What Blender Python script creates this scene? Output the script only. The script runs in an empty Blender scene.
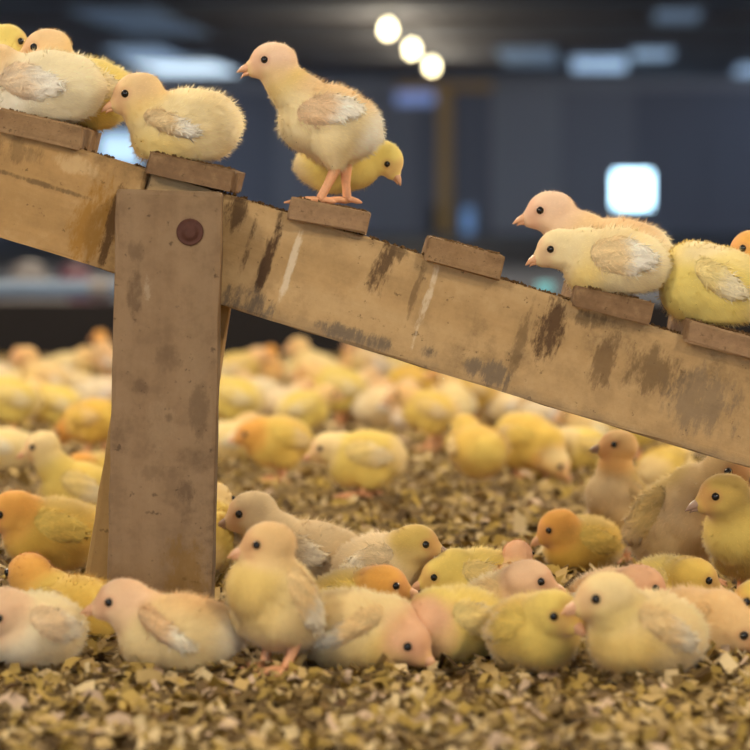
import bpy, bmesh, math, random
import numpy as np
from mathutils import Vector, Matrix

random.seed(11)
rng = np.random.default_rng(11)
SC = bpy.context.scene
COL = SC.collection

# ------------------------------------------------------------------ camera
FPX, CAM_H, HORIZON = 2950.0, 0.34, 212.0
PITCH = math.atan((375 - HORIZON) / FPX)
cam_d = bpy.data.cameras.new('camera')
cam = bpy.data.objects.new('camera', cam_d)
COL.objects.link(cam)
cam.location = (0, 0, CAM_H)
cam.rotation_euler = (math.pi / 2 - PITCH, 0, 0)
cam_d.sensor_width = 36
cam_d.lens = 36 * FPX / 750
cam_d.clip_start = 0.05
cam_d.clip_end = 200
cam_d.dof.use_dof = True
cam_d.dof.focus_distance = 2.50
cam_d.dof.aperture_fstop = 7.0
SC.camera = cam

# ------------------------------------------------------------------ world, exposure
world = bpy.data.worlds.new('world')
SC.world = world
world.use_nodes = True
bg = world.node_tree.nodes['Background']
bg.inputs[0].default_value = (0.70, 0.82, 1.0, 1)
bg.inputs[1].default_value = 3.2
SC.view_settings.view_transform = 'Standard'
SC.view_settings.look = 'None'
SC.view_settings.exposure = 0.0
SC.view_settings.gamma = 1.0
SC.view_settings.use_curve_mapping = False
ADDED_LAMP_W = 186.0            # each unseen bulb added above the flock
LAMP_FAR_W = 34.0          # the dimmed bulbs at the far end
LAMP_RGB = (1.0, 0.85, 0.62)

# ------------------------------------------------------------------ pixel helpers
CP, SP = math.cos(PITCH), math.sin(PITCH)
def ray(px, py):
    x, y = (px - 375) / FPX, (375 - py) / FPX
    return Vector((x, CP + y * SP, -SP + y * CP))
def ground(px, py, z=0.0):
    d = ray(px, py)
    t = (z - CAM_H) / d.z
    return Vector((0, 0, CAM_H)) + d * t
def at_y(px, py, Y):
    d = ray(px, py)
    return Vector((0, 0, CAM_H)) + d * (Y / d.y)
AX = math.atan(228 / FPX)            # the house runs a little to the right of the view
HA = Vector((math.sin(AX), math.cos(AX), 0))
HR = Vector((math.cos(AX), -math.sin(AX), 0))
def house(u, v, z=0.0):
    return HR * u + HA * v + Vector((0, 0, z))
def on_end(px, py, v):
    d = ray(px, py)
    t = v / d.dot(HA)
    p = d * t
    return p.dot(HR), p.z + CAM_H
def on_ceiling(px, py, z):
    p = ground(px, py, z)
    return p.dot(HR), p.dot(HA)

def lin(c):
    return tuple(((v / 12.92) if v <= 0.04045 else ((v + 0.055) / 1.055) ** 2.4) for v in c)
def rgb(r, g, b):
    return lin((r / 255, g / 255, b / 255))

# ------------------------------------------------------------------ object helpers
def tag(o, label=None, cat=None, group=None, kind=None):
    if label: o['label'] = label
    if cat: o['category'] = cat
    if group: o['group'] = group
    if kind: o['kind'] = kind
    return o
def link(name, mesh, mat=None, parent=None):
    o = bpy.data.objects.new(name, mesh)
    COL.objects.link(o)
    if mat and not mesh.materials: mesh.materials.append(mat)
    if parent: o.parent = parent
    return o
def empty(name, loc, rz=0.0):
    o = bpy.data.objects.new(name, None)
    o.empty_display_size = 0.02
    COL.objects.link(o)
    o.location = loc
    o.rotation_euler = (0, 0, rz)
    return o
def mesh_from(name, v, f, smooth=True):
    m = bpy.data.meshes.new(name)
    m.from_pydata([tuple(p) for p in v], [], [tuple(q) for q in f])
    if smooth: m.polygons.foreach_set('use_smooth', [True] * len(m.polygons))
    m.update()
    return m
def box_mesh(name, size, bevel=0.0, cuts=0, rough=0.0, seed=0, centre=(0, 0, 0)):
    bm = bmesh.new()
    bmesh.ops.create_cube(bm, size=1.0)
    bmesh.ops.scale(bm, vec=size, verts=bm.verts)
    if bevel: bmesh.ops.bevel(bm, geom=bm.edges[:], offset=bevel, segments=2, affect='EDGES', profile=0.6)
    if cuts:
        longest = max(range(3), key=lambda i: size[i])
        n = Vector([1.0 if i == longest else 0 for i in range(3)])
        for k in range(1, cuts):
            co = n * (-size[longest] / 2 + size[longest] * k / cuts)
            bmesh.ops.bisect_plane(bm, geom=bm.verts[:] + bm.edges[:] + bm.faces[:], plane_co=co, plane_no=n)
        r = random.Random(seed)
        if rough:
            for vtx in bm.verts:
                vtx.co += Vector((r.uniform(-1, 1), r.uniform(-1, 1), r.uniform(-1, 1))) * rough
    bmesh.ops.translate(bm, vec=centre, verts=bm.verts)
    m = bpy.data.meshes.new(name)
    bm.to_mesh(m); bm.free()
    return m
def tube(pts, rad, n=8):
    """closed tapered tube through points"""
    pts = [Vector(p) for p in pts]
    V, F = [], []
    for i, p in enumerate(pts):
        t = (pts[min(i + 1, len(pts) - 1)] - pts[max(i - 1, 0)]).normalized()
        a = t.cross(Vector((0, 0, 1)))
        if a.length < 0.1: a = t.cross(Vector((0, 1, 0)))
        a.normalize(); b = t.cross(a)
        for k in range(n):
            w = 2 * math.pi * k / n
            V.append(p + (a * math.cos(w) + b * math.sin(w)) * rad[i])
    for i in range(len(pts) - 1):
        for k in range(n):
            F.append((i * n + k, i * n + (k + 1) % n, (i + 1) * n + (k + 1) % n, (i + 1) * n + k))
    F.append(tuple(range(n - 1, -1, -1)))
    F.append(tuple((len(pts) - 1) * n + k for k in range(n)))
    return V, F
def join_parts(parts):
    V, F = [], []
    for v, f in parts:
        o = len(V)
        V += list(v); F += [tuple(i + o for i in q) for q in f]
    return V, F
def lathe(profile, n=24):
    V, F = [], []
    for r, z in profile:
        for k in range(n):
            w = 2 * math.pi * k / n
            V.append((r * math.cos(w), r * math.sin(w), z))
    for i in range(len(profile) - 1):
        for k in range(n):
            F.append((i * n + k, i * n + (k + 1) % n, (i + 1) * n + (k + 1) % n, (i + 1) * n + k))
    F.append(tuple(range(n - 1, -1, -1)))
    F.append(tuple((len(profile) - 1) * n + k for k in range(n)))
    return V, F

# ------------------------------------------------------------------ materials
class N:
    def __init__(s, name):
        s.m = bpy.data.materials.new(name); s.m.use_nodes = True
        s.t = s.m.node_tree; s.p = s.t.nodes['Principled BSDF']
    def n(s, kind, **kw):
        d = s.t.nodes.new(kind)
        for k, v in kw.items():
            if k.startswith('_'): setattr(d, k[1:], v)
            else: d.inputs[k.replace('__', ' ')].default_value = v
        return d
    def l(s, a, b): s.t.links.new(a, b)
    def math(s, op, a, b=None, c=None, clamp=False):
        d = s.t.nodes.new('ShaderNodeMath'); d.operation = op; d.use_clamp = clamp
        for i, x in enumerate((a, b, c)):
            if x is None: continue
            if isinstance(x, (int, float)): d.inputs[i].default_value = x
            else: s.l(x, d.inputs[i])
        return d.outputs[0]
    def mix(s, fac, a, b, mode='MIX'):
        d = s.t.nodes.new('ShaderNodeMix'); d.data_type = 'RGBA'; d.blend_type = mode
        for i, x in ((0, fac), (6, a), (7, b)):
            if isinstance(x, (int, float)): d.inputs[i].default_value = x
            elif isinstance(x, tuple): d.inputs[i].default_value = (*x[:3], 1)
            else: s.l(x, d.inputs[i])
        return d.outputs[2]
    def ramp(s, fac, lo, hi):
        d = s.t.nodes.new('ShaderNodeMapRange'); d.interpolation_type = 'SMOOTHSTEP'
        s.l(fac, d.inputs[0]); d.inputs[1].default_value = lo; d.inputs[2].default_value = hi
        return d.outputs[0]
    def noise(s, vec, scale, detail=4, rough=0.55):
        d = s.n('ShaderNodeTexNoise', Scale=scale, Detail=detail, Roughness=rough)
        if vec is not None: s.l(vec, d.inputs['Vector'])
        return d.outputs[0]
    def mapping(s, vec, scale=(1, 1, 1), loc=(0, 0, 0)):
        d = s.n('ShaderNodeMapping'); d.inputs['Scale'].default_value = scale; d.inputs['Location'].default_value = loc
        s.l(vec, d.inputs['Vector']); return d.outputs[0]
    def objco(s):
        return s.t.nodes.new('ShaderNodeTexCoord').outputs['Object']

def plain(name, col, rough=0.7, spec=0.3, metal=0.0, var=0.12, scale=6.0):
    a = N(name)
    a.p.inputs['Roughness'].default_value = rough
    a.p.inputs['Specular IOR Level'].default_value = spec
    a.p.inputs['Metallic'].default_value = metal
    f = a.noise(a.objco(), scale)
    dark = tuple(c * (1 - var) for c in col); lite = tuple(min(1, c * (1 + var)) for c in col)
    a.l(a.mix(f, dark, lite), a.p.inputs['Base Color'])
    return a.m
def glow(name, col, strength):
    a = N(name)
    a.p.inputs['Base Color'].default_value = (*col, 1)
    a.p.inputs['Emission Color'].default_value = (*col, 1)
    a.p.inputs['Emission Strength'].default_value = strength
    return a.m

def wood(name, base, dark, pale, blobs=(), grime=0.4, along='x', seed=0.0, edge=None, fine=1.0):
    """board wood: grain along local x (or z); blobs = (x, z, rx, rz, colour, strength) stains"""
    a = N(name)
    co = a.objco()
    g = tuple(q * fine for q in ((3, 30, 55) if along == 'x' else (55, 30, 3)))
    grain = a.noise(a.mapping(co, g, (seed, seed, seed)), 1.0, 6, 0.6)
    broad = a.noise(a.mapping(co, tuple(v * 0.22 for v in g), (seed + 3, 0, seed)), 1.0, 3)
    blot = a.noise(a.mapping(co, (11 * fine,) * 3, (seed, 5, seed)), 1.0, 8, 0.72)
    speck = a.noise(a.mapping(co, (110 * fine,) * 3, (seed, 1, seed)), 1.0, 4, 0.65)
    mid = a.noise(a.mapping(co, (38 * fine,) * 3, (seed + 9, 4, seed)), 1.0, 6, 0.7)
    col = a.mix(a.ramp(grain, 0.3, 0.7), tuple(c * 0.84 for c in base), base)
    col = a.mix(a.math('MULTIPLY', a.ramp(broad, 0.45, 0.75), 0.45), col, pale)
    col = a.mix(a.math('MULTIPLY', a.ramp(blot, 0.52, 0.70), grime), col, dark)
    col = a.mix(a.math('MULTIPLY', a.ramp(mid, 0.46, 0.68), grime * .6), col, tuple(c * .55 + d * .45 for c, d in zip(dark, base)))
    col = a.mix(a.math('MULTIPLY', a.ramp(mid, 0.50, 0.30), .25), col, pale)
    col = a.mix(a.math('MULTIPLY', a.ramp(speck, 0.62, 0.70), 0.6), col, tuple(c * 0.6 for c in dark))
    sep = a.n('ShaderNodeSeparateXYZ'); a.l(co, sep.inputs[0])
    wob = a.noise(a.mapping(co, (75, 75, 26) if along == 'x' else (70, 70, 40), (seed, 0, 2)), 1.0, 8, 0.78)
    for x, z, rx, rz, c, st in blobs:
        dx = a.math('DIVIDE', a.math('SUBTRACT', sep.outputs[0], x), rx)
        dz = a.math('DIVIDE', a.math('SUBTRACT', sep.outputs[2], z), rz)
        r2 = a.math('ADD', a.math('MULTIPLY', dx, dx), a.math('MULTIPLY', dz, dz))
        v = a.math('ADD', a.math('SUBTRACT', 1.0, r2), a.math('MULTIPLY', a.math('SUBTRACT', wob, 0.5), 6.5))
        col = a.mix(a.math('MULTIPLY', a.ramp(v, -.3, .9), st), col, c)
    if edge:
        zlo, zhi, c, st = edge
        v = a.math('ADD', sep.outputs[2], a.math('MULTIPLY', a.math('SUBTRACT', blot, 0.5), 0.05))
        d = a.n('ShaderNodeMapRange'); a.l(v, d.inputs[0]); d.inputs[1].default_value = zhi; d.inputs[2].default_value = zlo
        col = a.mix(a.math('MULTIPLY', d.outputs[0], st, clamp=True), col, c)
    a.l(col, a.p.inputs['Base Color'])
    a.p.inputs['Roughness'].default_value = 0.8
    a.p.inputs['Specular IOR Level'].default_value = 0.25
    bump = a.n('ShaderNodeBump', Strength=0.5, Distance=0.002)
    a.l(a.math('ADD', grain, a.math('MULTIPLY', speck, 0.7)), bump.inputs['Height'])
    a.l(bump.outputs[0], a.p.inputs['Normal'])
    return a.m

def down_material(name, trans=0.06):
    a = N(name)
    at = a.n('ShaderNodeAttribute'); at.attribute_name = 'Col'
    oi = a.t.nodes.new('ShaderNodeObjectInfo')
    col = a.mix(1.0, at.outputs['Color'], oi.outputs['Color'], 'MULTIPLY')
    a.l(col, a.p.inputs['Base Color'])
    a.p.inputs['Roughness'].default_value = 0.95
    a.p.inputs['Specular IOR Level'].default_value = 0.1
    a.p.inputs['Sheen Weight'].default_value = 0.25
    a.p.inputs['Sheen Roughness'].default_value = 0.5
    tr = a.n('ShaderNodeBsdfTranslucent'); a.l(col, tr.inputs[0])
    mx = a.n('ShaderNodeMixShader'); mx.inputs[0].default_value = trans
    out = a.t.nodes['Material Output']
    a.l(a.p.outputs[0], mx.inputs[1]); a.l(tr.outputs[0], mx.inputs[2]); a.l(mx.outputs[0], out.inputs[0])
    return a.m
def attr_material(name, rough=0.85):
    a = N(name)
    at = a.n('ShaderNodeAttribute'); at.attribute_name = 'Col'
    a.l(at.outputs['Color'], a.p.inputs['Base Color'])
    a.p.inputs['Roughness'].default_value = rough
    a.p.inputs['Specular IOR Level'].default_value = 0.2
    return a.m

M = {}
M['down'] = down_material('chick_down')
M['feather'] = down_material('wing_feathers', 0.06)
M['eye'] = plain('eye_black', (0.006, 0.005, 0.006), 0.12, 0.6)
M['beak'] = plain('beak_horn', rgb(220, 168, 128), 0.45, 0.4, var=0.15, scale=300)
M['beak_dark'] = plain('beak_grey_horn', rgb(150, 120, 100), 0.45, 0.4, var=0.15, scale=300)
M['leg'] = plain('leg_scale', rgb(230, 170, 126), 0.6, 0.3, var=0.18, scale=400)
M['chip'] = attr_material('wood_chip')
M['litter'] = None
M['crumb'] = plain('dried_dirt', rgb(104, 80, 52), 0.95, 0.1, var=0.4, scale=200)
M['wallgrey'] = plain('wall_grey_metal', rgb(140, 144, 158), 0.6, 0.3, var=0.06, scale=0.6)
M['wallgrey2'] = plain('wall_slate_metal', rgb(122, 126, 142), 0.6, 0.3, var=0.06, scale=0.6)
M['wallgrey3'] = plain('wall_pale_metal', rgb(156, 160, 172), 0.6, 0.3, var=0.06, scale=0.6)
M['ceil'] = plain('ceiling_lining', rgb(142, 146, 156), 0.85, 0.2, var=0.5, scale=0.7)
M['purlin'] = plain('purlin_timber', rgb(96, 84, 74), 0.8, 0.2)
M['column'] = plain('column_timber', rgb(196, 162, 112), 0.8, 0.2)  # lighter, warmer tan that holds the last bulb's glow
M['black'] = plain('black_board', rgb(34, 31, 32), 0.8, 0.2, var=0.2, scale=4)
M['trough'] = plain('trough_pale_blue', rgb(92, 110, 134), 0.5, 0.4, var=0.15, scale=5)
M['pan_red'] = plain('pan_plum', rgb(92, 50, 66), 0.5, 0.4)
M['pan_grey'] = plain('pan_grey', rgb(110, 104, 104), 0.5, 0.4)
M['doorgrey'] = plain('door_dark', rgb(48, 48, 54), 0.6, 0.3)
M['frame'] = plain('window_frame_grey', rgb(120, 130, 145), 0.5, 0.4)
M['tealgleam'] = plain('gleam_teal', rgb(120, 205, 225), 0.35, 0.5)

# ------------------------------------------------------------------ ground relief
def relief(x, y):
    x = np.asarray(x, float); y = np.asarray(y, float)
    h = (np.sin(x * 9.1 + 1.3) * np.sin(y * 7.3 + .4) * .004 + np.sin(x * 21 + y * 13) * .003
         + np.sin(x * 33 - y * 27 + 2) * .0025 + np.sin(x * 61 + 1) * np.sin(y * 53) * .002)
    return h - 0.003

xs = np.concatenate([np.linspace(-14, -2.2, 10), np.linspace(-1.9, 1.9, 150), np.linspace(2.2, 14, 10)])
ys = np.concatenate([np.linspace(-10, 1.0, 6), np.linspace(1.2, 7.6, 260), np.linspace(8, 52, 20)])
X, Y = np.meshgrid(xs, ys)
Z = relief(X, Y)
nx = len(xs)
fv = np.stack([X.ravel(), Y.ravel(), Z.ravel()], 1)
ff = [(j * nx + i, j * nx + i + 1, (j + 1) * nx + i + 1, (j + 1) * nx + i) for j in range(len(ys) - 1) for i in range(nx - 1)]
a = N('litter_floor')
co = a.objco()
n1 = a.noise(co, 90, 6, 0.7); n2 = a.noise(co, 6, 3)
c = a.mix(a.ramp(n1, 0.32, 0.68), rgb(74, 54, 28), rgb(150, 122, 74))
c = a.mix(a.math('MULTIPLY', a.ramp(n2, 0.4, 0.7), 0.35), c, rgb(120, 98, 44))
a.l(c, a.p.inputs['Base Color']); a.p.inputs['Roughness'].default_value = 0.95
b_ = a.n('ShaderNodeBump', Strength=0.6, Distance=0.006); a.l(n1, b_.inputs['Height']); a.l(b_.outputs[0], a.p.inputs['Normal'])
M['litter'] = a.m
floor = link('floor', mesh_from('floor', fv, ff), M['litter'])
floor.data.materials.append(plain('far_floor_grey', rgb(72, 76, 88), 0.8, 0.3, var=0.2, scale=2.0))   # darker grey floor from the black boards back
for pg in floor.data.polygons:
    if pg.center.y > 7.05: pg.material_index = 1
tag(floor, 'broad barn floor covered in tan wood shaving litter', 'floor', kind='structure')

# ------------------------------------------------------------------ barn shell
V_END, CEIL = 47.0, 2.50
U0, U1 = -11.0, 6.5
def hbox(name, u0, u1, v0, v1, z0, z1, mat, parent=None, bevel=0.0):
    m = box_mesh(name, (u1 - u0, v1 - v0, z1 - z0), bevel)
    o = link(name, m, mat)
    c = house((u0 + u1) / 2, (v0 + v1) / 2, (z0 + z1) / 2)
    if parent:
        o.parent = parent; o.matrix_parent_inverse = parent.matrix_basis.inverted()
    o.location = c; o.rotation_euler = (0, 0, -AX)
    return o
we = hbox('wall_end', U0, U1, V_END, V_END + .1, -.02, CEIL, M['wallgrey2'])
tag(we, 'far grey end wall of the barn', 'wall', kind='structure')
k = 0
u = U0 + .02
while u < U1 - .3:
    w = 1.15
    mat = [M['wallgrey'], M['wallgrey2'], M['wallgrey3'], M['wallgrey']][[0, 1, 0, 2, 1, 3, 0, 1, 2, 0, 1, 1, 0, 1, 0][k % 15]]
    hbox('panel', u, min(u + w - .03, U1 - .02), V_END - .03, V_END, 0.0, CEIL - .02, mat, we)
    u += w; k += 1
for side, ua, ub in (('left', U0 - .1, U0), ('right', U1, U1 + .1)):      # far half of each unseen side wall left open to let sky light in
    w_ = hbox('wall_' + side, ua, ub, -8, 24, -.02, CEIL, M['wallgrey2']); tag(w_, 'long grey side wall out to the ' + side, 'wall', kind='structure')
    hbox('dwarf_wall', ua, ub, 24, V_END, -.02, 1.5, M['wallgrey2'], w_)
    hbox('eave_board', ua, ub, 24, V_END, 2.25, CEIL, M['wallgrey2'], w_)
ce = hbox('ceiling', U0, U1, -8, V_END + .1, CEIL, CEIL + .06, M['ceil']); tag(ce, 'dark lined barn ceiling', 'ceiling', kind='structure')
for i, v in enumerate([33, 37.2, 41.8]):
    p = hbox('trim_%d' % (i + 1), U0, U1, v - .05, v + .05, CEIL - .05, CEIL, M['purlin'])
    tag(p, 'timber crossbeam under the ceiling, number %d counted from the camera' % (i + 1), 'beam', kind='structure')
u0_, zt = on_end(500, 79, V_END - .2); _, zb = on_end(500, 90, V_END - .2)
p = hbox('trim_4', U0, U1, V_END - .25, V_END - .05, zb, zt, M['wallgrey3'])
tag(p, 'pale header beam along the top of the end wall', 'beam', kind='structure')

def window(idx, x0, y0, x1, y1, strength, label, col=(0.80, 0.93, 1.0)):
    ua, za = on_end(x0, y0, V_END - .06); ub, zb = on_end(x1, y1, V_END - .06)
    t = .05
    root = empty('window_%d' % idx, house((ua + ub) / 2, V_END - .06, zb), -AX)
    tag(root, label, 'window', kind='structure')
    w, h = ub - ua, za - zb
    for nm, sz, c in (('frame', (w + 2 * t, .06, t), (0, 0, h + t / 2)), ('frame', (w + 2 * t, .06, t), (0, 0, -t / 2)),
                      ('frame', (t, .06, h), (-w / 2 - t / 2, 0, h / 2)), ('frame', (t, .06, h), (w / 2 + t / 2, 0, h / 2))):
        link(nm, box_mesh(nm, sz, centre=c), M['frame'], root)
    link('pane', box_mesh('pane', (w, .02, h), centre=(0, 0, h / 2)), glow('daylight_pane_%d' % idx, col, strength), root)
window(1, 614, 172, 651, 207, 7.0, 'bright square window in the far end wall, right side', (.50, .80, 1.0))
window(2, 100, 134, 141, 165, 1.0, 'bright bluish window low behind the chicks at left', (.55, .78, 1.0))
window(3, 396, 92, 434, 104, 0.42, 'dim blue strip window high under the bulbs', (.30, .42, .85))
window(4, 462, 208, 474, 242, 0.30, 'narrow blue window slit beside the dark door', (.22, .42, .8))
ud0, zd1 = on_end(430, 206, V_END - .08); ud1, _ = on_end(456, 206, V_END - .08)
d = hbox('door_1', ud0, ud1, V_END - .1, V_END - .03, 0.0, zd1, M['doorgrey']); tag(d, 'small dark door in the end wall', 'door', kind='structure')
hd = hbox('door_handle', ud1 - .08, ud1 - .04, V_END - .14, V_END - .1, .3, .34, M['frame'], d)

# column carrying the roof near the last bulb
uc, _ = on_end(445, 150, 45.6)
colm = empty('barn_column', house(uc, 45.6, 0), -AX)
tag(colm, 'brown timber column below the last ceiling bulb', 'column')
link('shaft', box_mesh('shaft', (.22, .2, CEIL - .16), .02, centre=(0, 0, (CEIL - .16) / 2)), M['column'], colm)
link('bracket', box_mesh('bracket', (1.5, .12, .14), .02, centre=(0, 0, CEIL - .23)), M['column'], colm)

# glowing panels added to stand in for window reflections on the ceiling lining
def ceiling_reflection(x0, y0, x1, y1, st, label, col=(.48, .70, 1.0)):
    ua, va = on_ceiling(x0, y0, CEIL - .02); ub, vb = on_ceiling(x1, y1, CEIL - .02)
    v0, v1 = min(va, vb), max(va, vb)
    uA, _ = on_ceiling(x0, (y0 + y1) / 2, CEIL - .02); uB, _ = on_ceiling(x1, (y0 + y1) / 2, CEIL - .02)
    root = empty('reflection_panel', house((uA + uB) / 2, (v0 + v1) / 2, CEIL - .03), -AX)
    tag(root, label, 'roof light', 'glowing panels for ceiling reflections')
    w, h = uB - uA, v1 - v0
    link('sheet', box_mesh('sheet', (w, h, .01)), glow('reflection_glow', col, st), root)
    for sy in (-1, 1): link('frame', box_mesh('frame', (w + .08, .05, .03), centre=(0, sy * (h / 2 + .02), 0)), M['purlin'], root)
ceiling_reflection(118, 46, 172, 60, .4, 'bluish ceiling reflection panel above the left chicks, upper of two')
ceiling_reflection(140, 60, 222, 73, 1.6, 'brightest ceiling reflection panel just above the left perched chicks', (.66, .84, 1.0))
ceiling_reflection(572, 56, 626, 70, .8, 'pale blue ceiling reflection panel above and left of the square window')
ceiling_reflection(632, 48, 672, 58, .45, 'dim ceiling reflection panel straight above the square window')
ceiling_reflection(655, 8, 700, 22, .16, 'faint ceiling reflection panel near the top right of the picture')
ceiling_reflection(738, 64, 790, 74, .6, 'ceiling reflection panel cut by the right picture edge')
ceiling_reflection(500, 46, 556, 64, .14, 'faint wide ceiling reflection panel between bulbs and square window')
ceiling_reflection(95, 6, 180, 34, .07, 'faint ceiling reflection panel at the top left of the picture')

# ceiling bulbs: three in view, the rest unseen and added to light the flock
def bulb_px(px, py): return on_ceiling(px, py, CEIL - .16)
u_row, v_first = bulb_px(388, 29); _, v2 = bulb_px(412, 49); _, v3 = bulb_px(432, 66)
step = (v3 - v_first) / 2
bulb_m = glow('bulb_glass', (1.0, .88, .55), 14.0)
sock_m = plain('bulb_socket', rgb(60, 58, 56), 0.5, 0.4)
bv, bf = lathe([(.010, -.07), (.032, -.062), (.050, -.04), (.055, -.01), (.046, .02), (.034, .05), (.03, .075)], 20)
bulb_mesh = mesh_from('bulb', bv, bf); bulb_mesh.materials.append(bulb_m)
sv, sf = lathe([(.03, .07), (.036, .075), (.036, .14), (.05, .145), (.05, .16)], 16)
sock_mesh = mesh_from('socket', sv, sf); sock_mesh.materials.append(sock_m)
def bulb(u, v, power, label):
    r = empty('ceiling_bulb', house(u, v, CEIL - .16), -AX)
    tag(r, label, 'light bulb', 'ceiling bulbs')
    link('bulb_glass', bulb_mesh, None, r); link('socket', sock_mesh, None, r)
    ld = bpy.data.lights.new('bulb_light', 'POINT'); ld.energy = power; ld.color = LAMP_RGB; ld.shadow_soft_size = .16
    lo = bpy.data.objects.new('bulb_light', ld); COL.objects.link(lo); lo.parent = r; lo.location = (0, 0, -.3)
for i, w in enumerate(('first and nearest', 'middle', 'last and lowest')):
    pu, pv = bulb_px(*((388, 29), (412, 49), (432, 66))[i])
    bulb(pu, pv, LAMP_FAR_W, 'glowing ceiling bulb, %s of the three in view' % w)
n = 0
for side in (-1, 1):
    v = v_first - step * 8
    while v < (v_first - 14):
        n += 1; nth = ('first', 'second', 'third', 'fourth', 'fifth', 'sixth', 'seventh')[n - 1 if side < 0 else n - 1 - n_left]
        bulb(u_row * 0.85 if side < 0 else 2.1, v, ADDED_LAMP_W, 'unseen bulb added above the picture, %s from the camera in the %s row' % (nth, 'left' if side < 0 else 'right'))
        v += step
    n_left = n

# ------------------------------------------------------------------ things behind the flock
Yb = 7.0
bb = empty('black_band', (0, Yb, 0)); tag(bb, 'low black band standing behind the blurred flock', 'barrier')  # black boards fill the dark band behind the flock
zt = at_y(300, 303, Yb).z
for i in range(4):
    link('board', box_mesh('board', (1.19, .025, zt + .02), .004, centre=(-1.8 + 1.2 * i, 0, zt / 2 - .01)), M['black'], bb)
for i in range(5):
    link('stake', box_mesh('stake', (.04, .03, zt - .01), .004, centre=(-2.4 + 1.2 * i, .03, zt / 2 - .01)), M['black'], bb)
Yt = 8.6
zt2, zb2 = at_y(60, 280, Yt).z, at_y(60, 299, Yt).z
tr = empty('drinker_pipe', (-1.3, Yt, 0)); tag(tr, 'pale blue horizontal pipe behind the black board, left of the post', 'pipe')
vv, f_ = tube([(-1.2, 0, (zt2 + zb2) / 2), (1.0, 0, (zt2 + zb2) / 2)], [(zt2 - zb2) / 2] * 2, 20)
link('pipe', mesh_from('pipe', vv, f_, False), M['trough'], tr)
for x in (-.9, -.2, .5, .95):
    vv, f_ = tube([(x - .03, 0, (zt2 + zb2) / 2), (x + .03, 0, (zt2 + zb2) / 2)], [(zt2 - zb2) / 2 + .006] * 2, 20)
    link('coupling', mesh_from('coupling', vv, f_, False), M['pan_grey'], tr)
for x in (-.6, .6):
    link('stand', box_mesh('stand', (.03, .03, zb2 + .02), centre=(x, 0, zb2 / 2)), M['pan_grey'], tr)
def pan(px, py, Yp, r, mat, label):
    p = at_y(px, py, Yp)
    root = empty('feeder', (p.x, Yp, 0)); tag(root, label, 'feeder', 'feeders behind the pipe')
    vv, f_ = lathe([(r * .7, -.01), (r, .03), (r, .06), (r * .85, .05), (r * .5, .035)], 24)
    link('pan', mesh_from('pan', vv, f_), mat, root)
    vv, f_ = lathe([(r * .45, .03), (r * .5, .1), (r * .42, p.z * .9), (r * .2, p.z)], 24)
    link('hopper', mesh_from('hopper', vv, f_), mat, root)
pan(28, 262, 9.6, .13, M['pan_grey'], 'grey blurred feeder behind the pipe at the far left')
pan(75, 264, 9.9, .12, M['pan_red'], 'plum coloured blurred feeder behind the pipe beside the post')
# bowl added for a small bright teal dish glimpsed above the beam
p = at_y(545, 287, 8.2)
gleam = empty('teal_gleam', (p.x, 8.2, 0)); tag(gleam, 'bowl added for a small teal dish glimpsed between beam and chick at right', 'gleam')
vv, f_ = lathe([(.02, -.01), (.022, .0), (.008, .02), (.008, p.z - .025), (.02, p.z - .02), (.024, p.z + .012), (.02, p.z + .012), (.018, p.z - .012)], 20)
link('bowl', mesh_from('bowl', vv, f_), M['tealgleam'], gleam)  # teal bowl stands in for a cyan glow

# ------------------------------------------------------------------ ladder ramp
Y0 = 2.49
def top_line(x): return 123.8 + .3095 * x
pA, pB = at_y(118, top_line(118), Y0), at_y(700, top_line(700), Y0)
ANG = math.atan2(pB.z - pA.z, pB.x - pA.x)
BH, BT = .0915, .038
def beam(name, px0, px1, dy, mat, label, cuts):
    P0, P1 = at_y(px0, top_line(px0), Y0), at_y(px1, top_line(px1), Y0)
    L = (P1 - P0).length
    mid = (P0 + P1) / 2
    mid = Vector((mid.x + math.sin(ANG) * BH / 2, Y0 + dy + BT / 2, mid.z - math.cos(ANG) * BH / 2))
    o = link(name, box_mesh(name, (L, BT, BH), .003, cuts, .0007, 5), mat)
    o.location = mid; o.rotation_euler = (0, -ANG, 0)
    tag(o, label, 'beam')
    return o
def beam_local(px0, px1, x, y):
    """pixel to local x, z of that beam"""
    P0, P1 = at_y(px0, top_line(px0), Y0), at_y(px1, top_line(px1), Y0)
    mid = (P0 + P1) / 2
    mid = Vector((mid.x + math.sin(ANG) * BH / 2, 0, mid.z - math.cos(ANG) * BH / 2))
    q = at_y(x, y, Y0) - mid
    return q.x * math.cos(ANG) + q.z * math.sin(ANG), -q.x * math.sin(ANG) + q.z * math.cos(ANG)
TAN, TDK, TPL = rgb(186, 152, 104), rgb(96, 76, 52), rgb(212, 182, 136)
DRIP_SHADE, GREY, WHT = rgb(74, 52, 34), rgb(112, 98, 82), rgb(224, 208, 180)
R0, R1 = 150, 1360
sb = []
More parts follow.
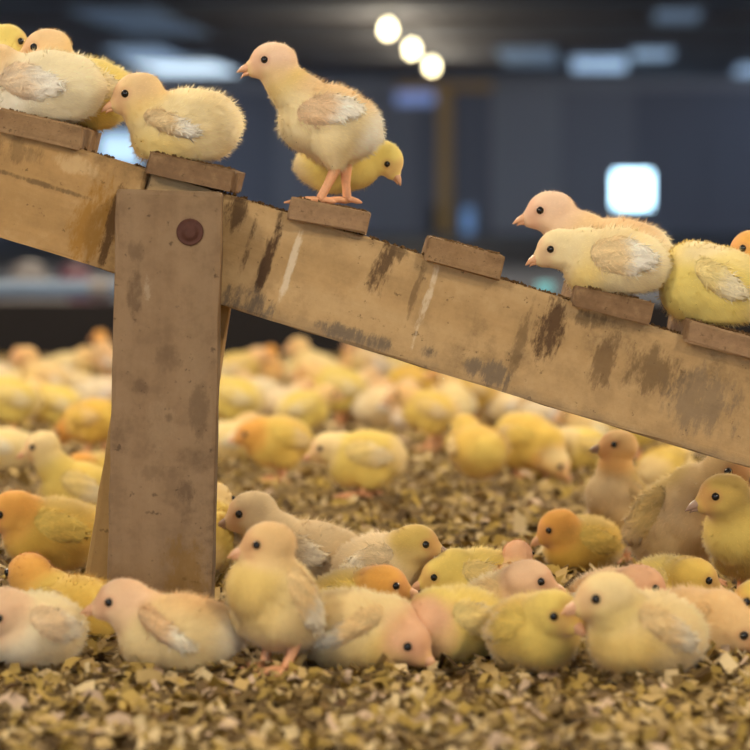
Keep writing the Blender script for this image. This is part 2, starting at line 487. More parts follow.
for x, y, rx, ry, c, st in [(268, 258, 6, 42, DRIP_SHADE, .95), (247, 250, 4, 30, DRIP_SHADE, .8), (384, 262, 11, 34, DRIP_SHADE, .85), (290, 268, 4, 38, WHT, .7), (427, 300, 4, 45, WHT, .6),
                            (418, 285, 4, 30, DRIP_SHADE, .5), (550, 328, 16, 36, DRIP_SHADE, .9), (605, 360, 14, 30, DRIP_SHADE, .6), (520, 345, 7, 45, TDK, .6), (245, 302, 32, 16, GREY, .9),
                            (350, 335, 40, 9, GREY, .9), (490, 372, 24, 14, GREY, .85), (430, 352, 10, 8, GREY, .7), (655, 372, 34, 26, TDK, .7), (700, 400, 40, 34, GREY, .6), (395, 250, 16, 12, TDK, .8),
                            (590, 320, 24, 10, TDK, .7), (235, 215, 10, 20, DRIP_SHADE, .8)]:
    lx, lz = beam_local(R0, R1, x, y)
    sb.append((lx, lz, rx / 1180, ry / 1180, c, st))
m_right = wood('beam_wood', TAN, TDK, TPL, sb, .7, 'x', 1.7, edge=(-.05, -.038, GREY, .7))
L0, L1 = -330, 149
sb = []
for x, y, rx, ry, c, st in [(95, 225, 26, 40, rgb(150, 104, 24), .7), (112, 225, 7, 45, DRIP_SHADE, .8), (45, 185, 60, 3, TDK, .7), (20, 150, 30, 14, TDK, .5), (75, 165, 22, 10, TPL, .5)]:  # dark strip at the post edge paints the shadow beside it
    lx, lz = beam_local(L0, L1, x, y)
    sb.append((lx, lz, rx / 1180, ry / 1180, c, st))
m_left = wood('beam_wood_left', rgb(184, 146, 94), TDK, TPL, sb, .65, 'x', 4.1)
b_right = beam('ramp_beam', R0, R1, .004, m_right, 'long tan sloping beam streaked with droppings, running right of the post', 40)
b_left = beam('ramp_beam', L0, L1, -.003, m_left, 'short tan sloping beam end left of the upright post', 14)

POSTC, POSTD, POSTP = rgb(142, 115, 86), rgb(76, 58, 42), rgb(162, 137, 106)
def upright(name, tl, tr, bl, Yf, mat, label, thick=.038, bevel=.004):
    """board standing in a plane of constant depth; pixel corners give its lean and width"""
    TL, TR, BL = at_y(*tl, Yf), at_y(*tr, Yf), at_y(*bl, Yf)
    up = (TL - BL); L = up.length; up.normalize()
    side = Vector((up.z, 0, -up.x))
    W = (TR - TL).dot(side)
    c = BL + up * L / 2 + side * W / 2
    o = link(name, box_mesh(name, (W, thick, L), bevel, 14, .0006, 3), mat)
    o.location = (c.x, Yf + thick / 2, c.z)
    o.rotation_euler = (0, math.atan2(up.x, up.z), 0)
    tag(o, label, 'post')
    return o, W, L
YP = Y0 - .047
def post_local(x, y, c):
    q = at_y(x, y, YP)
    return q.x - c[0], q.z - c[1]
TLp, BLp = at_y(115.5, 190, YP), at_y(106, 618, YP)
pc = ((TLp.x + BLp.x) / 2 + .045, (TLp.z + BLp.z) / 2)
sb = []
for x, y, rx, ry, c, st in [(190, 575, 28, 45, rgb(128, 94, 30), .75), (133, 290, 9, 30, POSTD, .75), (145, 285, 5, 16, WHT, .35), (190, 490, 12, 14, POSTD, .8), (200, 405, 12, 30, POSTD, .6),
                            (140, 385, 12, 10, POSTD, .6), (170, 355, 16, 16, POSTD, .4), (165, 420, 20, 30, POSTP, .5), (170, 415, 6, 6, POSTD, .8), (135, 250, 10, 14, POSTD, .5), (165, 470, 30, 10, POSTD, .35)]:
    lx, lz = post_local(x, y, pc)
    sb.append((lx, lz, rx / 1500, ry / 1300, c, st * .7))
m_post = wood('post_wood', POSTC, POSTD, POSTP, sb, .7, 'z', 7.3)
post, PW, PL = upright('support_post', (115.5, 189), (222, 190), (106, 622), YP, m_post, 'grey brown upright post carrying the sloping beam')
bc = at_y(190, 232, YP)
bv, bf = lathe([(.0112, -.004), (.0112, .0016), (.0104, .0021), (.0096, .0016), (.0066, .0017), (.006, .0030), (.003, .0032)], 24)
bolt = link('bolt', mesh_from('bolt', bv, bf), plain('bolt_rust', rgb(84, 52, 42), .7, .3, .1, .3, 300), post)
bolt.matrix_parent_inverse = post.matrix_basis.inverted()
bolt.location = (bc.x, YP, bc.z); bolt.rotation_euler = (math.pi / 2, 0, 0)
YR = Y0 + .046
m_rear = wood('rear_post_wood', rgb(172, 136, 84), rgb(96, 74, 46), rgb(184, 150, 100), (), .4, 'z', 9.9)
upright('rear_leg', (147, 190), (248, 197), (79, 612), YR, m_rear, 'tan leaning leg showing as a sliver behind the upright post')

# rungs
RUNGS = [((0, 108), (84, 128), 22, 'cut rung under the pale chick at the far left'),
         ((150, 151), (236, 171), 21, 'rough rung right above the upright post'),
         ((291, 197), (370, 213), 22, 'rung under the standing chick with the open beak'),
         ((430, 237), (506, 257), 24, 'bare rung with no chick on it'),
         ((577, 285), (655, 304), 21, 'rung under the chick with white wing feathers'),
         ((690, 320), (772, 342), 21, 'dark rung at the right picture edge')]
rung_info = []
m_rung = [wood('rung_wood_%d' % i, c, rgb(84, 62, 42), rgb(184, 154, 112), (), .8, 'x', 13.0 + 3 * i, fine=2.2) for i, c in enumerate((rgb(148, 116, 82), rgb(134, 104, 74), rgb(156, 124, 92)))]
crumb_bm_v, crumb_bm_f = [], []
def crumbs(n, lx, ly, z, smin, smax, seed):
    r = random.Random(seed); V, F = [], []
    for _ in range(n):
        s = r.uniform(smin, smax); x, y = r.uniform(-lx, lx), r.uniform(-ly, ly)
        rot = Matrix.Rotation(r.uniform(0, 6.28), 3, Vector((r.uniform(-1, 1), r.uniform(-1, 1), r.uniform(-1, 1))).normalized())
        o = len(V)
        for c in ((1, 0, -.5), (-.6, .8, -.5), (-.5, -.9, -.4), (.1, 0, .8)):
            V.append(Vector((x, y, z + s * .25)) + rot @ (Vector(c) * s * .8))
        F += [(o, o + 2, o + 1), (o, o + 1, o + 3), (o + 1, o + 2, o + 3), (o + 2, o, o + 3)]
    return V, F
RD = .17
for i, (tl, tr_, th, lab) in enumerate(RUNGS):
    YF = Y0 - .012
    A, B = at_y(*tl, YF), at_y(*tr_, YF)
    ang = math.atan2(B.z - A.z, B.x - A.x); W = (B - A).length; T = th / 1180
    c = (A + B) / 2 + Vector((math.sin(ang), 0, -math.cos(ang))) * T / 2
    o = link('rung', box_mesh('rung', (W, RD, T), .0018, 14, .0011, i), m_rung[i % 3])
    o.location = (c.x, YF + RD / 2, c.z); o.rotation_euler = (0, -ang, 0)
    tag(o, lab, 'rung', 'rungs nailed across the sloping beam')
    V, F = crumbs(160, W / 2 - .004, RD / 2 - .004, T / 2, .001, .003, i)
    tag(link('dirt', mesh_from('dirt', V, F, False), M['crumb'], o), kind='stuff')
    mid = (A + B) / 2
    rung_info.append((mid.x, mid.z, ang))
for b, L, nn in ((b_right, 1.0, 900), (b_left, .36, 260)):
    V, F = crumbs(nn, L / 2, BT / 2, BH / 2, .001, .0034, 77 + nn)
    if b is b_right: V = [v + Vector((-.05, 0, 0)) for v in V]
    tag(link('dirt', mesh_from('dirt', V, F, False), M['crumb'], b), kind='stuff')

# ------------------------------------------------------------------ chicks
bm = bmesh.new(); bmesh.ops.create_icosphere(bm, subdivisions=3, radius=1.0)
ICO_V = np.array([v.co[:] for v in bm.verts]); ICO_F = np.array([[v.index for v in f.verts] for f in bm.faces]); bm.free()
bm = bmesh.new(); bmesh.ops.create_icosphere(bm, subdivisions=2, radius=1.0)
EYE_V = [v.co.copy() for v in bm.verts]; EYE_F = [[v.index for v in f.verts] for f in bm.faces]; bm.free()
CM = .01
def ss(x, a, b):
    t = np.clip((x - a) / (b - a), 0, 1)
    return t * t * (3 - 2 * t)
def Ry(d):
    t = math.radians(d); return np.array([[math.cos(t), 0, math.sin(t)], [0, 1, 0], [-math.sin(t), 0, math.cos(t)]])
def Rz(d):
    t = math.radians(d); return np.array([[math.cos(t), -math.sin(t), 0], [math.sin(t), math.cos(t), 0], [0, 0, 1]])
def remesh(balls, voxel, smooth_n, smooth_f=.5):
    Vs, Fs = [], []
    for c, r, R in balls:
        o = sum(len(v) for v in Vs)
        Vs.append((ICO_V * np.array(r)) @ R.T + np.array(c)); Fs.append(ICO_F + o)
    m = bpy.data.meshes.new('t'); m.from_pydata(np.concatenate(Vs).tolist(), [], np.concatenate(Fs).tolist())
    o = bpy.data.objects.new('t', m); COL.objects.link(o)
    md = o.modifiers.new('r', 'REMESH'); md.mode = 'VOXEL'; md.voxel_size = voxel
    md = o.modifiers.new('s', 'SMOOTH'); md.factor = smooth_f; md.iterations = smooth_n
    dg = bpy.context.evaluated_depsgraph_get()
    ev = o.evaluated_get(dg); me = ev.to_mesh()
    nv = len(me.vertices); V = np.empty(nv * 3); me.vertices.foreach_get('co', V); V = V.reshape(-1, 3)
    Nn = np.empty(nv * 3); me.vertices.foreach_get('normal', Nn); Nn = Nn.reshape(-1, 3)
    F = [tuple(p.vertices) for p in me.polygons]
    ev.to_mesh_clear(); bpy.data.objects.remove(o); bpy.data.meshes.remove(m)
    return V, Nn, F
def wob(P, f, ph):
    return (np.sin(P[:, 0] * f + ph) * np.sin(P[:, 1] * f * 1.2 + 2 * ph) + np.sin(P[:, 2] * f * 1.1 + ph * 3 + P[:, 0] * f * .4)) * .5
def fluffy(name, V, Nn, F, colfn, flow, n_blades, length, seed, mat, tilt=.42, width=.032):
    """surface plus fine down blades rooted in it; colour per vertex"""
    r = np.random.default_rng(seed)
    C = colfn(V)
    F4 = np.array([f if len(f) == 4 else (f[0], f[1], f[2], f[2]) for f in F])
    e1 = V[F4[:, 1]] - V[F4[:, 0]]; e2 = V[F4[:, 2]] - V[F4[:, 0]]
    ar = np.linalg.norm(np.cross(e1, e2), axis=1); ar /= ar.sum()
    pick = r.choice(len(F4), n_blades, p=ar)
    w = r.dirichlet((1, 1, 1, 1), n_blades)
    P = sum(V[F4[pick, i]] * w[:, i:i + 1] for i in range(4))
    Nb = sum(Nn[F4[pick, i]] * w[:, i:i + 1] for i in range(4)); Nb /= np.linalg.norm(Nb, axis=1)[:, None] + 1e-9
    fl = flow(P); fl = fl - Nb * (fl * Nb).sum(1)[:, None]; fl /= np.linalg.norm(fl, axis=1)[:, None] + 1e-6
    jit = r.normal(0, .35, P.shape)
    D = Nb * tilt + fl * .8 + jit; D /= np.linalg.norm(D, axis=1)[:, None]
    S = np.cross(D, Nb); S /= np.linalg.norm(S, axis=1)[:, None] + 1e-6
    Lh = (length(P) * r.uniform(.6, 1.25, n_blades))[:, None]
    W = width * r.uniform(.7, 1.4, n_blades)[:, None]
    A = P - Nb * .05 + S * W; B = P - Nb * .05 - S * W; T = P + D * Lh
    g = np.cross(B - A, T - A); flip = (g * Nb).sum(1) < 0
    A2 = np.where(flip[:, None], B, A); B2 = np.where(flip[:, None], A, B)
    bc_ = colfn(P) * r.uniform(.9, 1.13, n_blades)[:, None]
    nv = len(V)
    allV = np.concatenate([V, A2, B2, T]) * CM
    idx = np.arange(n_blades)
    tris = np.stack([nv + idx, nv + n_blades + idx, nv + 2 * n_blades + idx], 1)
    allC = np.concatenate([C, bc_, bc_, np.clip(bc_ * 1.06, 0, 1)])
    allN = np.concatenate([Nn, Nb, Nb, Nb * .9 + D * .3])
    me = bpy.data.meshes.new(name)
    me.from_pydata(allV.tolist(), [], [list(f) for f in F] + tris.tolist())
    me.polygons.foreach_set('use_smooth', [True] * len(me.polygons))
    ca = me.color_attributes.new('Col', 'FLOAT_COLOR', 'POINT')
    ca.data.foreach_set('color', np.concatenate([np.clip(allC, 0, 1), np.ones((len(allC), 1))], 1).astype(np.float32).ravel())
    me.update()
    allN /= np.linalg.norm(allN, axis=1)[:, None] + 1e-9
    me.normals_split_custom_set_from_vertices(allN.tolist())
    me.materials.append(mat)
    return me

PAL = dict(cream=rgb(246, 226, 176), pale=rgb(246, 232, 194), yellow=rgb(236, 206, 112), lemon=rgb(240, 218, 126), deep=rgb(224, 186, 84), pink=rgb(244, 210, 178), rose=rgb(240, 194, 160),
           white=rgb(252, 244, 226), grey=rgb(228, 209, 174), dun=rgb(214, 188, 142), orange=rgb(236, 180, 96), peach=rgb(240, 206, 154), olive=rgb(212, 186, 108))
def P3(x): return np.array(PAL[x] if isinstance(x, str) else x)
LOOKS = {  # body, head, breast, back, rump, wing, wing tip
    'cream': ('cream', 'peach', 'yellow', 'cream', 'pale', 'peach', 'white'),
    'pinkhead': ('cream', 'pink', 'cream', 'peach', 'white', 'rose', 'white'),
    'yellow': ('yellow', 'yellow', 'lemon', 'yellow', 'lemon', 'lemon', 'cream'),
    'deep': ('yellow', 'orange', 'deep', 'olive', 'yellow', 'lemon', 'lemon'),
    'lemon': ('lemon', 'cream', 'lemon', 'lemon', 'cream', 'cream', 'pale'),
    'white': ('pale', 'peach', 'white', 'pale', 'pale', 'pink', 'white'),
    'grey': ('grey', 'grey', 'cream', 'grey', 'grey', 'grey', 'white'),
    'dun': ('dun', 'dun', 'grey', 'olive', 'dun', 'dun', 'cream'),
    'dull': ('dun', 'dun', 'grey', 'olive', 'dun', 'olive', 'dun'),
    'peach': ('peach', 'pink', 'cream', 'peach', 'pale', 'peach', 'white'),
}
def chick_meshes(key, hc=6.4, pitch=20.0, head=(4.2, 0, 3.6), hyaw=0.0, hpitch=-5.0, look='cream', stand=True, open_beak=False, blades=8000, voxel=.25,
                 fat=1.0, wingdrop=8.0, feet=((.7, 1.5), (-.6, -1.5)), headcol=None, nape=None, beak='beak', wingscale=None, legs_out=True, wingx=None, plump=None):
    """all parts of one chick in centimetres, facing +x, standing at z = 0. head = head centre relative to torso centre"""
    seed = abs(hash(key)) % 9999 if not isinstance(key, int) else key
    L = [P3(x) for x in LOOKS[look]]
    if headcol: L[1] = P3(headcol)
    nap = P3(nape) if nape else L[1] * .5 + L[0] * .5
    T = np.array((0, 0, hc)); R = Ry(-pitch)
    q_ = plump or (1.0 if stand else .9)
    wingscale = wingscale or (.95 if stand else .8)
    wingx = wingx if wingx is not None else (.2 if stand else 1.3)
    def tp(x, y, z): return T + R @ np.array((x, y, z * q_))
    H = T + np.array(head); HRt = Rz(hyaw) @ Ry(-hpitch)
    balls = [(T, (4.0, 3.25 * fat, 3.2 * q_), R), (tp(1.8, 0, -.35), (2.75, 2.75 * fat, 2.9 * q_), R), (tp(-1.9, 0, 0), (2.6, 2.65 * fat, 2.75 * q_), R),
             (tp(-3.5, 0, .0), (1.2, 1.35, 1.3), R), (tp(-.3, 0, -1.1), (3.2, 2.7 * fat, 2.5 * q_), R)]
    n0 = tp(2.3, 0, .9)
    bend = n0 + (H - n0) * .5 + np.array((.45, 0, -.25)) * min(1.0, np.linalg.norm(H - n0) / 4)
    for i in range(1, 8):
        t = i / 8
        q = n0 * (1 - t) ** 2 + bend * 2 * t * (1 - t) + H * t * t
        rr = 2.35 * (1 - t) ** 1.2 + 1.5 * (1 - (1 - t) ** 1.2)
        balls.append((q, (rr, rr * .97, rr), np.eye(3)))
    hp = lambda x, y, z: H + HRt @ np.array((x, y, z))
    balls += [(hp(0, 0, .1), (1.98, 1.7, 1.74), HRt), (hp(1.25, 0, -.28), (1.2, .92, .95), HRt), (hp(-.5, 0, .12), (1.62, 1.6, 1.6), HRt), (hp(.25, .75, -.45), (1.0, .85, .85), HRt), (hp(.25, -.75, -.45), (1.0, .85, .85), HRt)]
    legs = []
    if stand:
        for s, (fx, fy) in zip((1, -1), feet):
            hip = tp(-.2, 1.75 * s, -1.5)
            hock = np.array((fx * .5 - .75, fy * 1.02, max(2.2, hc * .42)))
            balls += [(hip, (1.9, 1.35, 2.0), R), (hip * .55 + hock * .45, (1.35, 1.0, 1.25), np.eye(3)), (hip * .25 + hock * .75, (.85, .72, .85), np.eye(3))]
            if legs_out:
                foot = np.array((fx, fy, .3))
                pts = [hock + (0, 0, .45), hock, hock * .5 + foot * .5, foot + (-.1, 0, .25), foot]
                parts = [tube([p * CM for p in pts], [.5 * CM, .5 * CM, .38 * CM, .38 * CM, .34 * CM], 8)]
                for aa, ln in ((34, 2.5), (2, 3.1), (-34, 2.5), (176, 1.4)):
                    dv = np.array((math.cos(math.radians(aa)), math.sin(math.radians(aa)), 0))
                    tp_ = [foot, foot + dv * ln * .35 + (0, 0, .08), foot + dv * ln * .72 + (0, 0, -.08), foot + dv * ln + (0, 0, -.2)]
                    parts.append(tube([p * CM for p in tp_], [.3 * CM, .27 * CM, .23 * CM, .07 * CM], 7))
                legs.append(mesh_from('leg', *join_parts(parts)))
    V, Nn, F = remesh(balls, voxel, 5, .5)
    if not stand:                                          # the belly settles flat on what carries it
        lo = V[:, 2] < .7
        V[lo, 2] = .7 * np.exp((V[lo, 2] - .7) / .7)
    ph = seed % 7 + .3
    neck_d = (H - n0) / (np.linalg.norm(H - n0) + 1e-6)
    def colfn(P):
        q = (P - T) @ R
        m = wob(P, 1.1, ph)[:, None]
        c = np.tile(L[0], (len(P), 1))
        def put(c, w, col): return c * (1 - w[:, None]) + col * w[:, None]
        c = put(c, ss(q[:, 0] + wob(P, .9, ph) * .8, -.8, 3.2) * (.35 + .65 * ss(-q[:, 2], -1.2, 1.0)) * .65, L[2])
        c = put(c, ss(q[:, 2] + .4 * wob(P, 1.2, ph + 1), .9, 2.8) * .9, L[3])
        c = put(c, ss(-q[:, 0] + .5 * wob(P, 1.0, ph + 2), 1.8, 4.2), L[4])
        tn = ((P - n0) @ neck_d) / (np.linalg.norm(H - n0) + 1e-6)
        near = ss(-np.linalg.norm(np.cross(P - n0, neck_d), axis=1), -3.3, -2.0)
        c = put(c, ss(tn, .25, .75) * near * .8, nap)
        dh = np.linalg.norm((P - H), axis=1)
        hq = (P - H) @ HRt
        c = put(c, ss(-dh + .25 * wob(P, 2.0, ph), -3.1, -1.7) * (.5 + .5 * ss(hq[:, 2], -1.1, .5)), L[1])
        face = ss(hq[:, 0], .7, 1.6) * ss(-dh, -2.4, -1.9)
        c = put(c, face * .35, PAL_ROSE)
        for s in (1, -1):
            de = np.linalg.norm(P - hp(.88, 1.4 * s, .3), axis=1)
            c = put(c, ss(-de, -.75, -.3) * .35, PAL_ROSE * .75)
        return np.clip(c * (1 + .07 * m), 0, 1)
    back_dir = R @ np.array((-1.0, 0, -.25))
    def flow(P):
        dh = ss(-np.linalg.norm(P - H, axis=1), -3.2, -2.0)[:, None]
        return np.tile(back_dir, (len(P), 1)) * (1 - dh) + (HRt @ np.array((-1.0, 0, -.3))) * dh
    def length(P):
        dh = np.linalg.norm(P - H, axis=1)
        face = ss((P - H) @ (HRt @ np.array((1.0, 0, 0))), .2, 1.2) * ss(-dh, -2.6, -2)
        return (.30 + .30 * ss(dh, 1.8, 5)) * (1 - .7 * face)
    out = {'body': fluffy('body', V, Nn, F, colfn, flow, blades, length, seed, M['down'])}
    # wings: pads following the torso side, feathered towards the tail
    for s, nm in ((1, 'wing_l'), (-1, 'wing_r')):
        nr, nt = 9, 40
        WV, WF = [], []
        wl_, x0 = 3.1 * wingscale, wingx
        ca, sa = math.cos(math.radians(wingdrop)), math.sin(math.radians(wingdrop))
        for layer in (1, 0):
            for i in range(nr + 1):
                r_ = i / nr
                for k in range(nt):
                    th = 2 * math.pi * k / nt
                    ct, st = math.cos(th), math.sin(th)
                    Rx = wl_ * (1.02 if ct < 0 else .78)
                    taper = 1.0 - .32 * max(0, -ct) ** 1.5
                    sc = 1.0 + (.10 * math.sin(th * 13 + seed) if ct < -.25 else 0)
                    lx, lz = Rx * ct * r_ * sc, 1.62 * wingscale * st * r_ * taper * sc
                    x = x0 + lx * ca + lz * sa; z = .65 - (-lx) * sa * 1.0 + lz * ca
                    e = 1 - (x / 4.9) ** 2 - (z / 3.6) ** 2
                    y = 3.3 * fat * math.sqrt(max(e, .12))
                    groove = .10 * math.sin(lz * 5.2 + lx * .8) * ss(-lx, .2, 2.0) * (1 - r_ ** 3)
                    t = (.30 * math.sqrt(max(0, 1 - r_ ** 2.4)) - .42 * r_ ** 3 * float(ss(np.float64(lx), -1.6, .8)) + groove * .8 + .28 * ss(-lx, .8, 3.2)) if layer else -.4
                    WV.append((x, s * (y + t), z))
        nv = (nr + 1) * nt
        for layer in (0, 1):
            for i in range(nr):
                for k in range(nt):
                    q = [layer * nv + i * nt + k, layer * nv + i * nt + (k + 1) % nt, layer * nv + (i + 1) * nt + (k + 1) % nt, layer * nv + (i + 1) * nt + k]
                    if (layer == 0) == (s > 0): q = q[::-1]
                    WF.append(tuple(q))
        for k in range(nt):
            q = [nr * nt + k, nr * nt + (k + 1) % nt, nv + nr * nt + (k + 1) % nt, nv + nr * nt + k]
            WF.append(tuple(q if s < 0 else q[::-1]))
        WVt = np.array(WV) @ R.T + T
        tm = mesh_from('w', WVt, WF); WN = np.empty(len(WVt) * 3); tm.vertices.foreach_get('normal', WN); WN = WN.reshape(-1, 3); bpy.data.meshes.remove(tm)
        ok = np.linalg.norm(WN, axis=1) < .5
        WN[ok] = R @ np.array((0, s, 0))
        def wcol(P):
            q = (P - T) @ R
            w = ss(wingx - q[:, 0] + .35 * wob(P, 2.2, ph), -.2, 1.6 * wingscale)[:, None]
            st_ = .93 + .07 * np.sin(q[:, 2] * 6 + q[:, 0])[:, None]
            sh = L[5] * .5 + L[0] * .5
            return np.clip((sh * (1 - w) + L[6] * w) * st_, 0, 1)
        wflow = lambda P: np.tile(R @ np.array((-1.0, 0, -.12)), (len(P), 1))
        out[nm] = fluffy('wing', WVt, WN, WF, wcol, wflow, max(300, blades // 5), lambda P: np.full(len(P), .75), seed + s, M['feather'], .3, .07)
    # beak: upper and lower mandible
    def cone(tipx, tipz, r0, z0, sy, squash):
        parts = []
        pts = [(1.4, z0), (2.1, z0 * .85 + tipz * .15 + .05), (2.6 + tipx * .3, z0 * .45 + tipz * .55 + .08), (2.82 + tipx, tipz)]
        rr = [r0, r0 * .86, r0 * .5, r0 * .08]
        Vv, Ff = [], []
        for (x, z), r1 in zip(pts, rr):
            for k in range(10):
                w_ = 2 * math.pi * k / 10
                Vv.append(np.array((x, math.cos(w_) * r1 * sy, z + math.sin(w_) * r1 * squash)))
        for i in range(3):
            for k in range(10): Ff.append((i * 10 + k, i * 10 + (k + 1) % 10, (i + 1) * 10 + (k + 1) % 10, (i + 1) * 10 + k))
        Ff.append(tuple(range(9, -1, -1))); Ff.append(tuple(30 + k for k in range(10)))
        return [(H + HRt @ v) * CM for v in Vv], Ff
    gap = .38 if open_beak else .03
    out['beak'] = mesh_from('beak', *join_parts([cone(.32, -.56, .74, -.22, .85, .72), cone(.02, -.74 - gap, .56, -.55 - gap * .25, .8, .5)]))
    out['beak'].materials.append(M[beak])
    ev = []
    for s in (1, -1):
        c = hp(.88, 1.4 * s, .3)
        m = mesh_from('eye', [(c + np.array(v) * np.array((.33, .33, .33))) * CM for v in EYE_V], EYE_F); m.materials.append(M['eye']); ev.append(m)
    out['eyes'] = ev
    for m in legs: m.materials.append(M['leg'])
    out['legs'] = legs
    return out
PAL_ROSE = np.array(rgb(222, 150, 118))

def build_chick(meshes, loc, heading, scale, label, group, tint=(1, 1, 1), full=True):
    r = empty('chick', loc, math.radians(heading))
    r.scale = (scale,) * 3
    tag(r, label, 'chick', group)
    def part(n, m):
        o = link(n, m, None, r); o.color = (*tint, 1); return o
    part('body', meshes['body']); part('wing', meshes['wing_l']); part('wing', meshes['wing_r']); part('beak', meshes['beak'])
    if full:
        for m in meshes['eyes']: part('eye', m)
    for m in meshes['legs']: part('leg', m)
    return r

def hero(idx, label, group, torso, head, base=None, Yz=None, heading=180.0, hturn=0.0, hpitch=-6.0, size=1.0, stand=False, pitch=8.0, tint=(1, 1, 1), side=0.0, sink=0.0, away=False, auto=True, **kw):
    """torso, head = pixel of torso and head centre; base = pixel row of the ground contact, or Yz = (depth, resting height)"""
    if idx > 20: tint = tuple(a_ * b_ for a_, b_ in zip(tint, (.95, .885, .77)))  # floor chicks tinted dimmer and yellower for weaker light and warm bounce
    if Yz is None:
        g = ground(torso[0], base); Yd, z0 = g.y, float(relief(g.x, g.y)) - (sink if stand else .003)
    else: Yd, z0 = Yz
    t = at_y(*torso, Yd); h = at_y(*head, Yd)
    u = 1.0 / (CM * size)
    hc = max(2.35, (t.z - z0) * u)
    th = math.radians(heading)
    dx = (h.x - t.x) * u; dz = (h.z - (z0 + hc * CM * size)) * u
    need = abs(dx) / 3.9
    if auto and need < abs(math.cos(th)) and dz < 3.6:             # turn the body towards (or away from) the camera so the head clears the breast
        sg = 1 if (math.sin(th) > .3 or away) else -1
        na = math.acos(max(-1, min(1, need * (1 if math.cos(th) > 0 else -1)))) * sg
        d_ = math.degrees(th - na); d_ = (d_ + 180) % 360 - 180
        hturn = max(-70, min(70, hturn + d_)); th = na; heading = math.degrees(na)
    cs = math.cos(th)
    fwd = dx / cs if abs(cs) > .2 else 3.6
    fwd = max(1.2, min(6.2, fwd))
    lat = 0.0
    if abs(math.sin(th)) > .2:
        lat = (dx - fwd * cs) / (-math.sin(th)); lat = max(-2.2, min(2.2, lat))
    m = chick_meshes(idx, hc=hc, pitch=pitch, head=(fwd, lat + side, dz), hyaw=hturn, hpitch=hpitch, stand=stand, **kw)
    return build_chick(m, (t.x, Yd, z0), heading, size, label, group, tint)

G1 = 'chicks perched on the ramp'
def rz(i, px):
    """resting height on rung i at pixel column px"""
    x, z, a_ = rung_info[i]
    X_ = at_y(px, 200, Y0).x
    return z + max(-.045, min(.045, X_ - x)) * math.tan(a_)
YF = Y0 + .04; YB = Y0 + .12
# --- perched
hero(1, 'pale chick sitting on the leftmost rung with its head out of the picture', G1, (48, 90), (-6, 66), Yz=(YF, rz(0, 50)), heading=183, look='white', pitch=-4, size=1.08, wingdrop=10, plump=1.0, wingscale=.95, wingx=1.6)
hero(2, 'yellow chick head rising at the top left picture corner', G1, (-18, 82), (2, 42), Yz=(YB + .02, rz(0, 10)), heading=20, look='lemon', pitch=15, headcol='lemon')
hero(3, 'chick sitting behind the pale one at far left, only head and back showing', G1, (88, 92), (50, 52), Yz=(YB - .01, rz(0, 84) - .004), heading=180, look='lemon', pitch=5, headcol='peach', size=1.05)
hero(4, 'peach chick hunched on the rung right above the upright post', G1, (186, 128), (139, 96), Yz=(YF + .01, rz(1, 190)), heading=182, look='cream', headcol='peach', pitch=-8, size=1.08, wingdrop=24, plump=1.0, wingx=2.2, hpitch=-14, nape='yellow')
hero(5, 'chick standing tall on its rung with open beak', G1, (331, 122), (273, 64), Yz=(YF + .0, rz(2, 330) + .001), heading=190, look='pinkhead', headcol='pink', nape='yellow', stand=True, pitch=16, plump=1.0, wingx=1.2, open_beak=True, hpitch=-4,
     blades=13000, voxel=.2, feet=((1.2, 1.4), (-1.5, -1.2)), wingdrop=-14, wingscale=.98, size=1.0, fat=.95)
hero(6, 'yellow chick bowing its head behind the standing one', G1, (338, 163), (386, 160), Yz=(YB, rz(2, 340)), heading=-6, look='lemon', headcol='lemon', hpitch=-48, pitch=4, size=.84, hturn=-20)
hero(7, 'pinkish chick with raised head sitting behind another at right', G1, (618, 262), (550, 213), Yz=(YB, rz(4, 616) + .008), heading=181, look='peach', headcol='pink', pitch=2, size=1.08, hpitch=-6)
hero(8, 'front chick with white wing feathers on the right hand rung', G1, (616, 264), (559, 250), Yz=(YF - .005, rz(4, 616)), heading=184, look='cream', headcol='cream', pitch=2, size=1.0, hpitch=-14, wingdrop=2, wingscale=1.02, wingx=.2, plump=1.0, blades=10000)
hero(9, 'yellow chick on the right edge rung, seen from its rear side', G1, (718, 287), (704, 266), Yz=(YF + .01, rz(5, 715)), heading=172, look='lemon', pitch=12, size=1.12, hturn=-75, auto=False, plump=1.0, wingdrop=14, wingx=.2, hpitch=-25)
hero(10, 'orange yellow chick head peeking in at the right picture edge', G1, (775, 290), (748, 250), Yz=(YB, rz(5, 740)), heading=176, look='deep', headcol='orange', pitch=6)

# --- front row on the litter
G2 = 'chicks resting in front on the litter'
hero(21, 'white chick cut by the left picture edge at the bottom', G2, (36, 630), (6, 607), base=662, heading=195, look='white', hpitch=-30, headcol='pink', pitch=6, hturn=20)
hero(22, 'yellow chick with orange head seen from behind at far left', G2, (78, 612), (27, 577), base=640, heading=160, look='yellow', headcol='orange', pitch=4, hturn=-30)
hero(23, 'pink headed chick lying in front of the post foot', G2, (180, 633), (123, 603), base=666, heading=181, look='pinkhead', pitch=2, size=1.04, hpitch=-4, blades=11000, wingdrop=26)
hero(24, 'bright yellow chick with orange face low at the left edge', G2, (55, 532), (16, 510), base=574, heading=184, look='deep', pitch=4, headcol='orange', hpitch=-20, size=1.15)
hero(25, 'chick with stretched pale neck left of the post', G2, (82, 490), (42, 447), base=522, heading=181, look='lemon', headcol='cream', pitch=14, hpitch=-14, size=.98, stand=True)
hero(26, 'low orange capped chick head between stretched chick and post', G2, (98, 474), (82, 464), base=494, heading=190, look='deep', headcol='orange', pitch=2, size=.9)
hero(27, 'yellow chick half hidden behind the right side of the post', G2, (205, 540), (212, 505), base=582, heading=60, look='lemon', pitch=20)
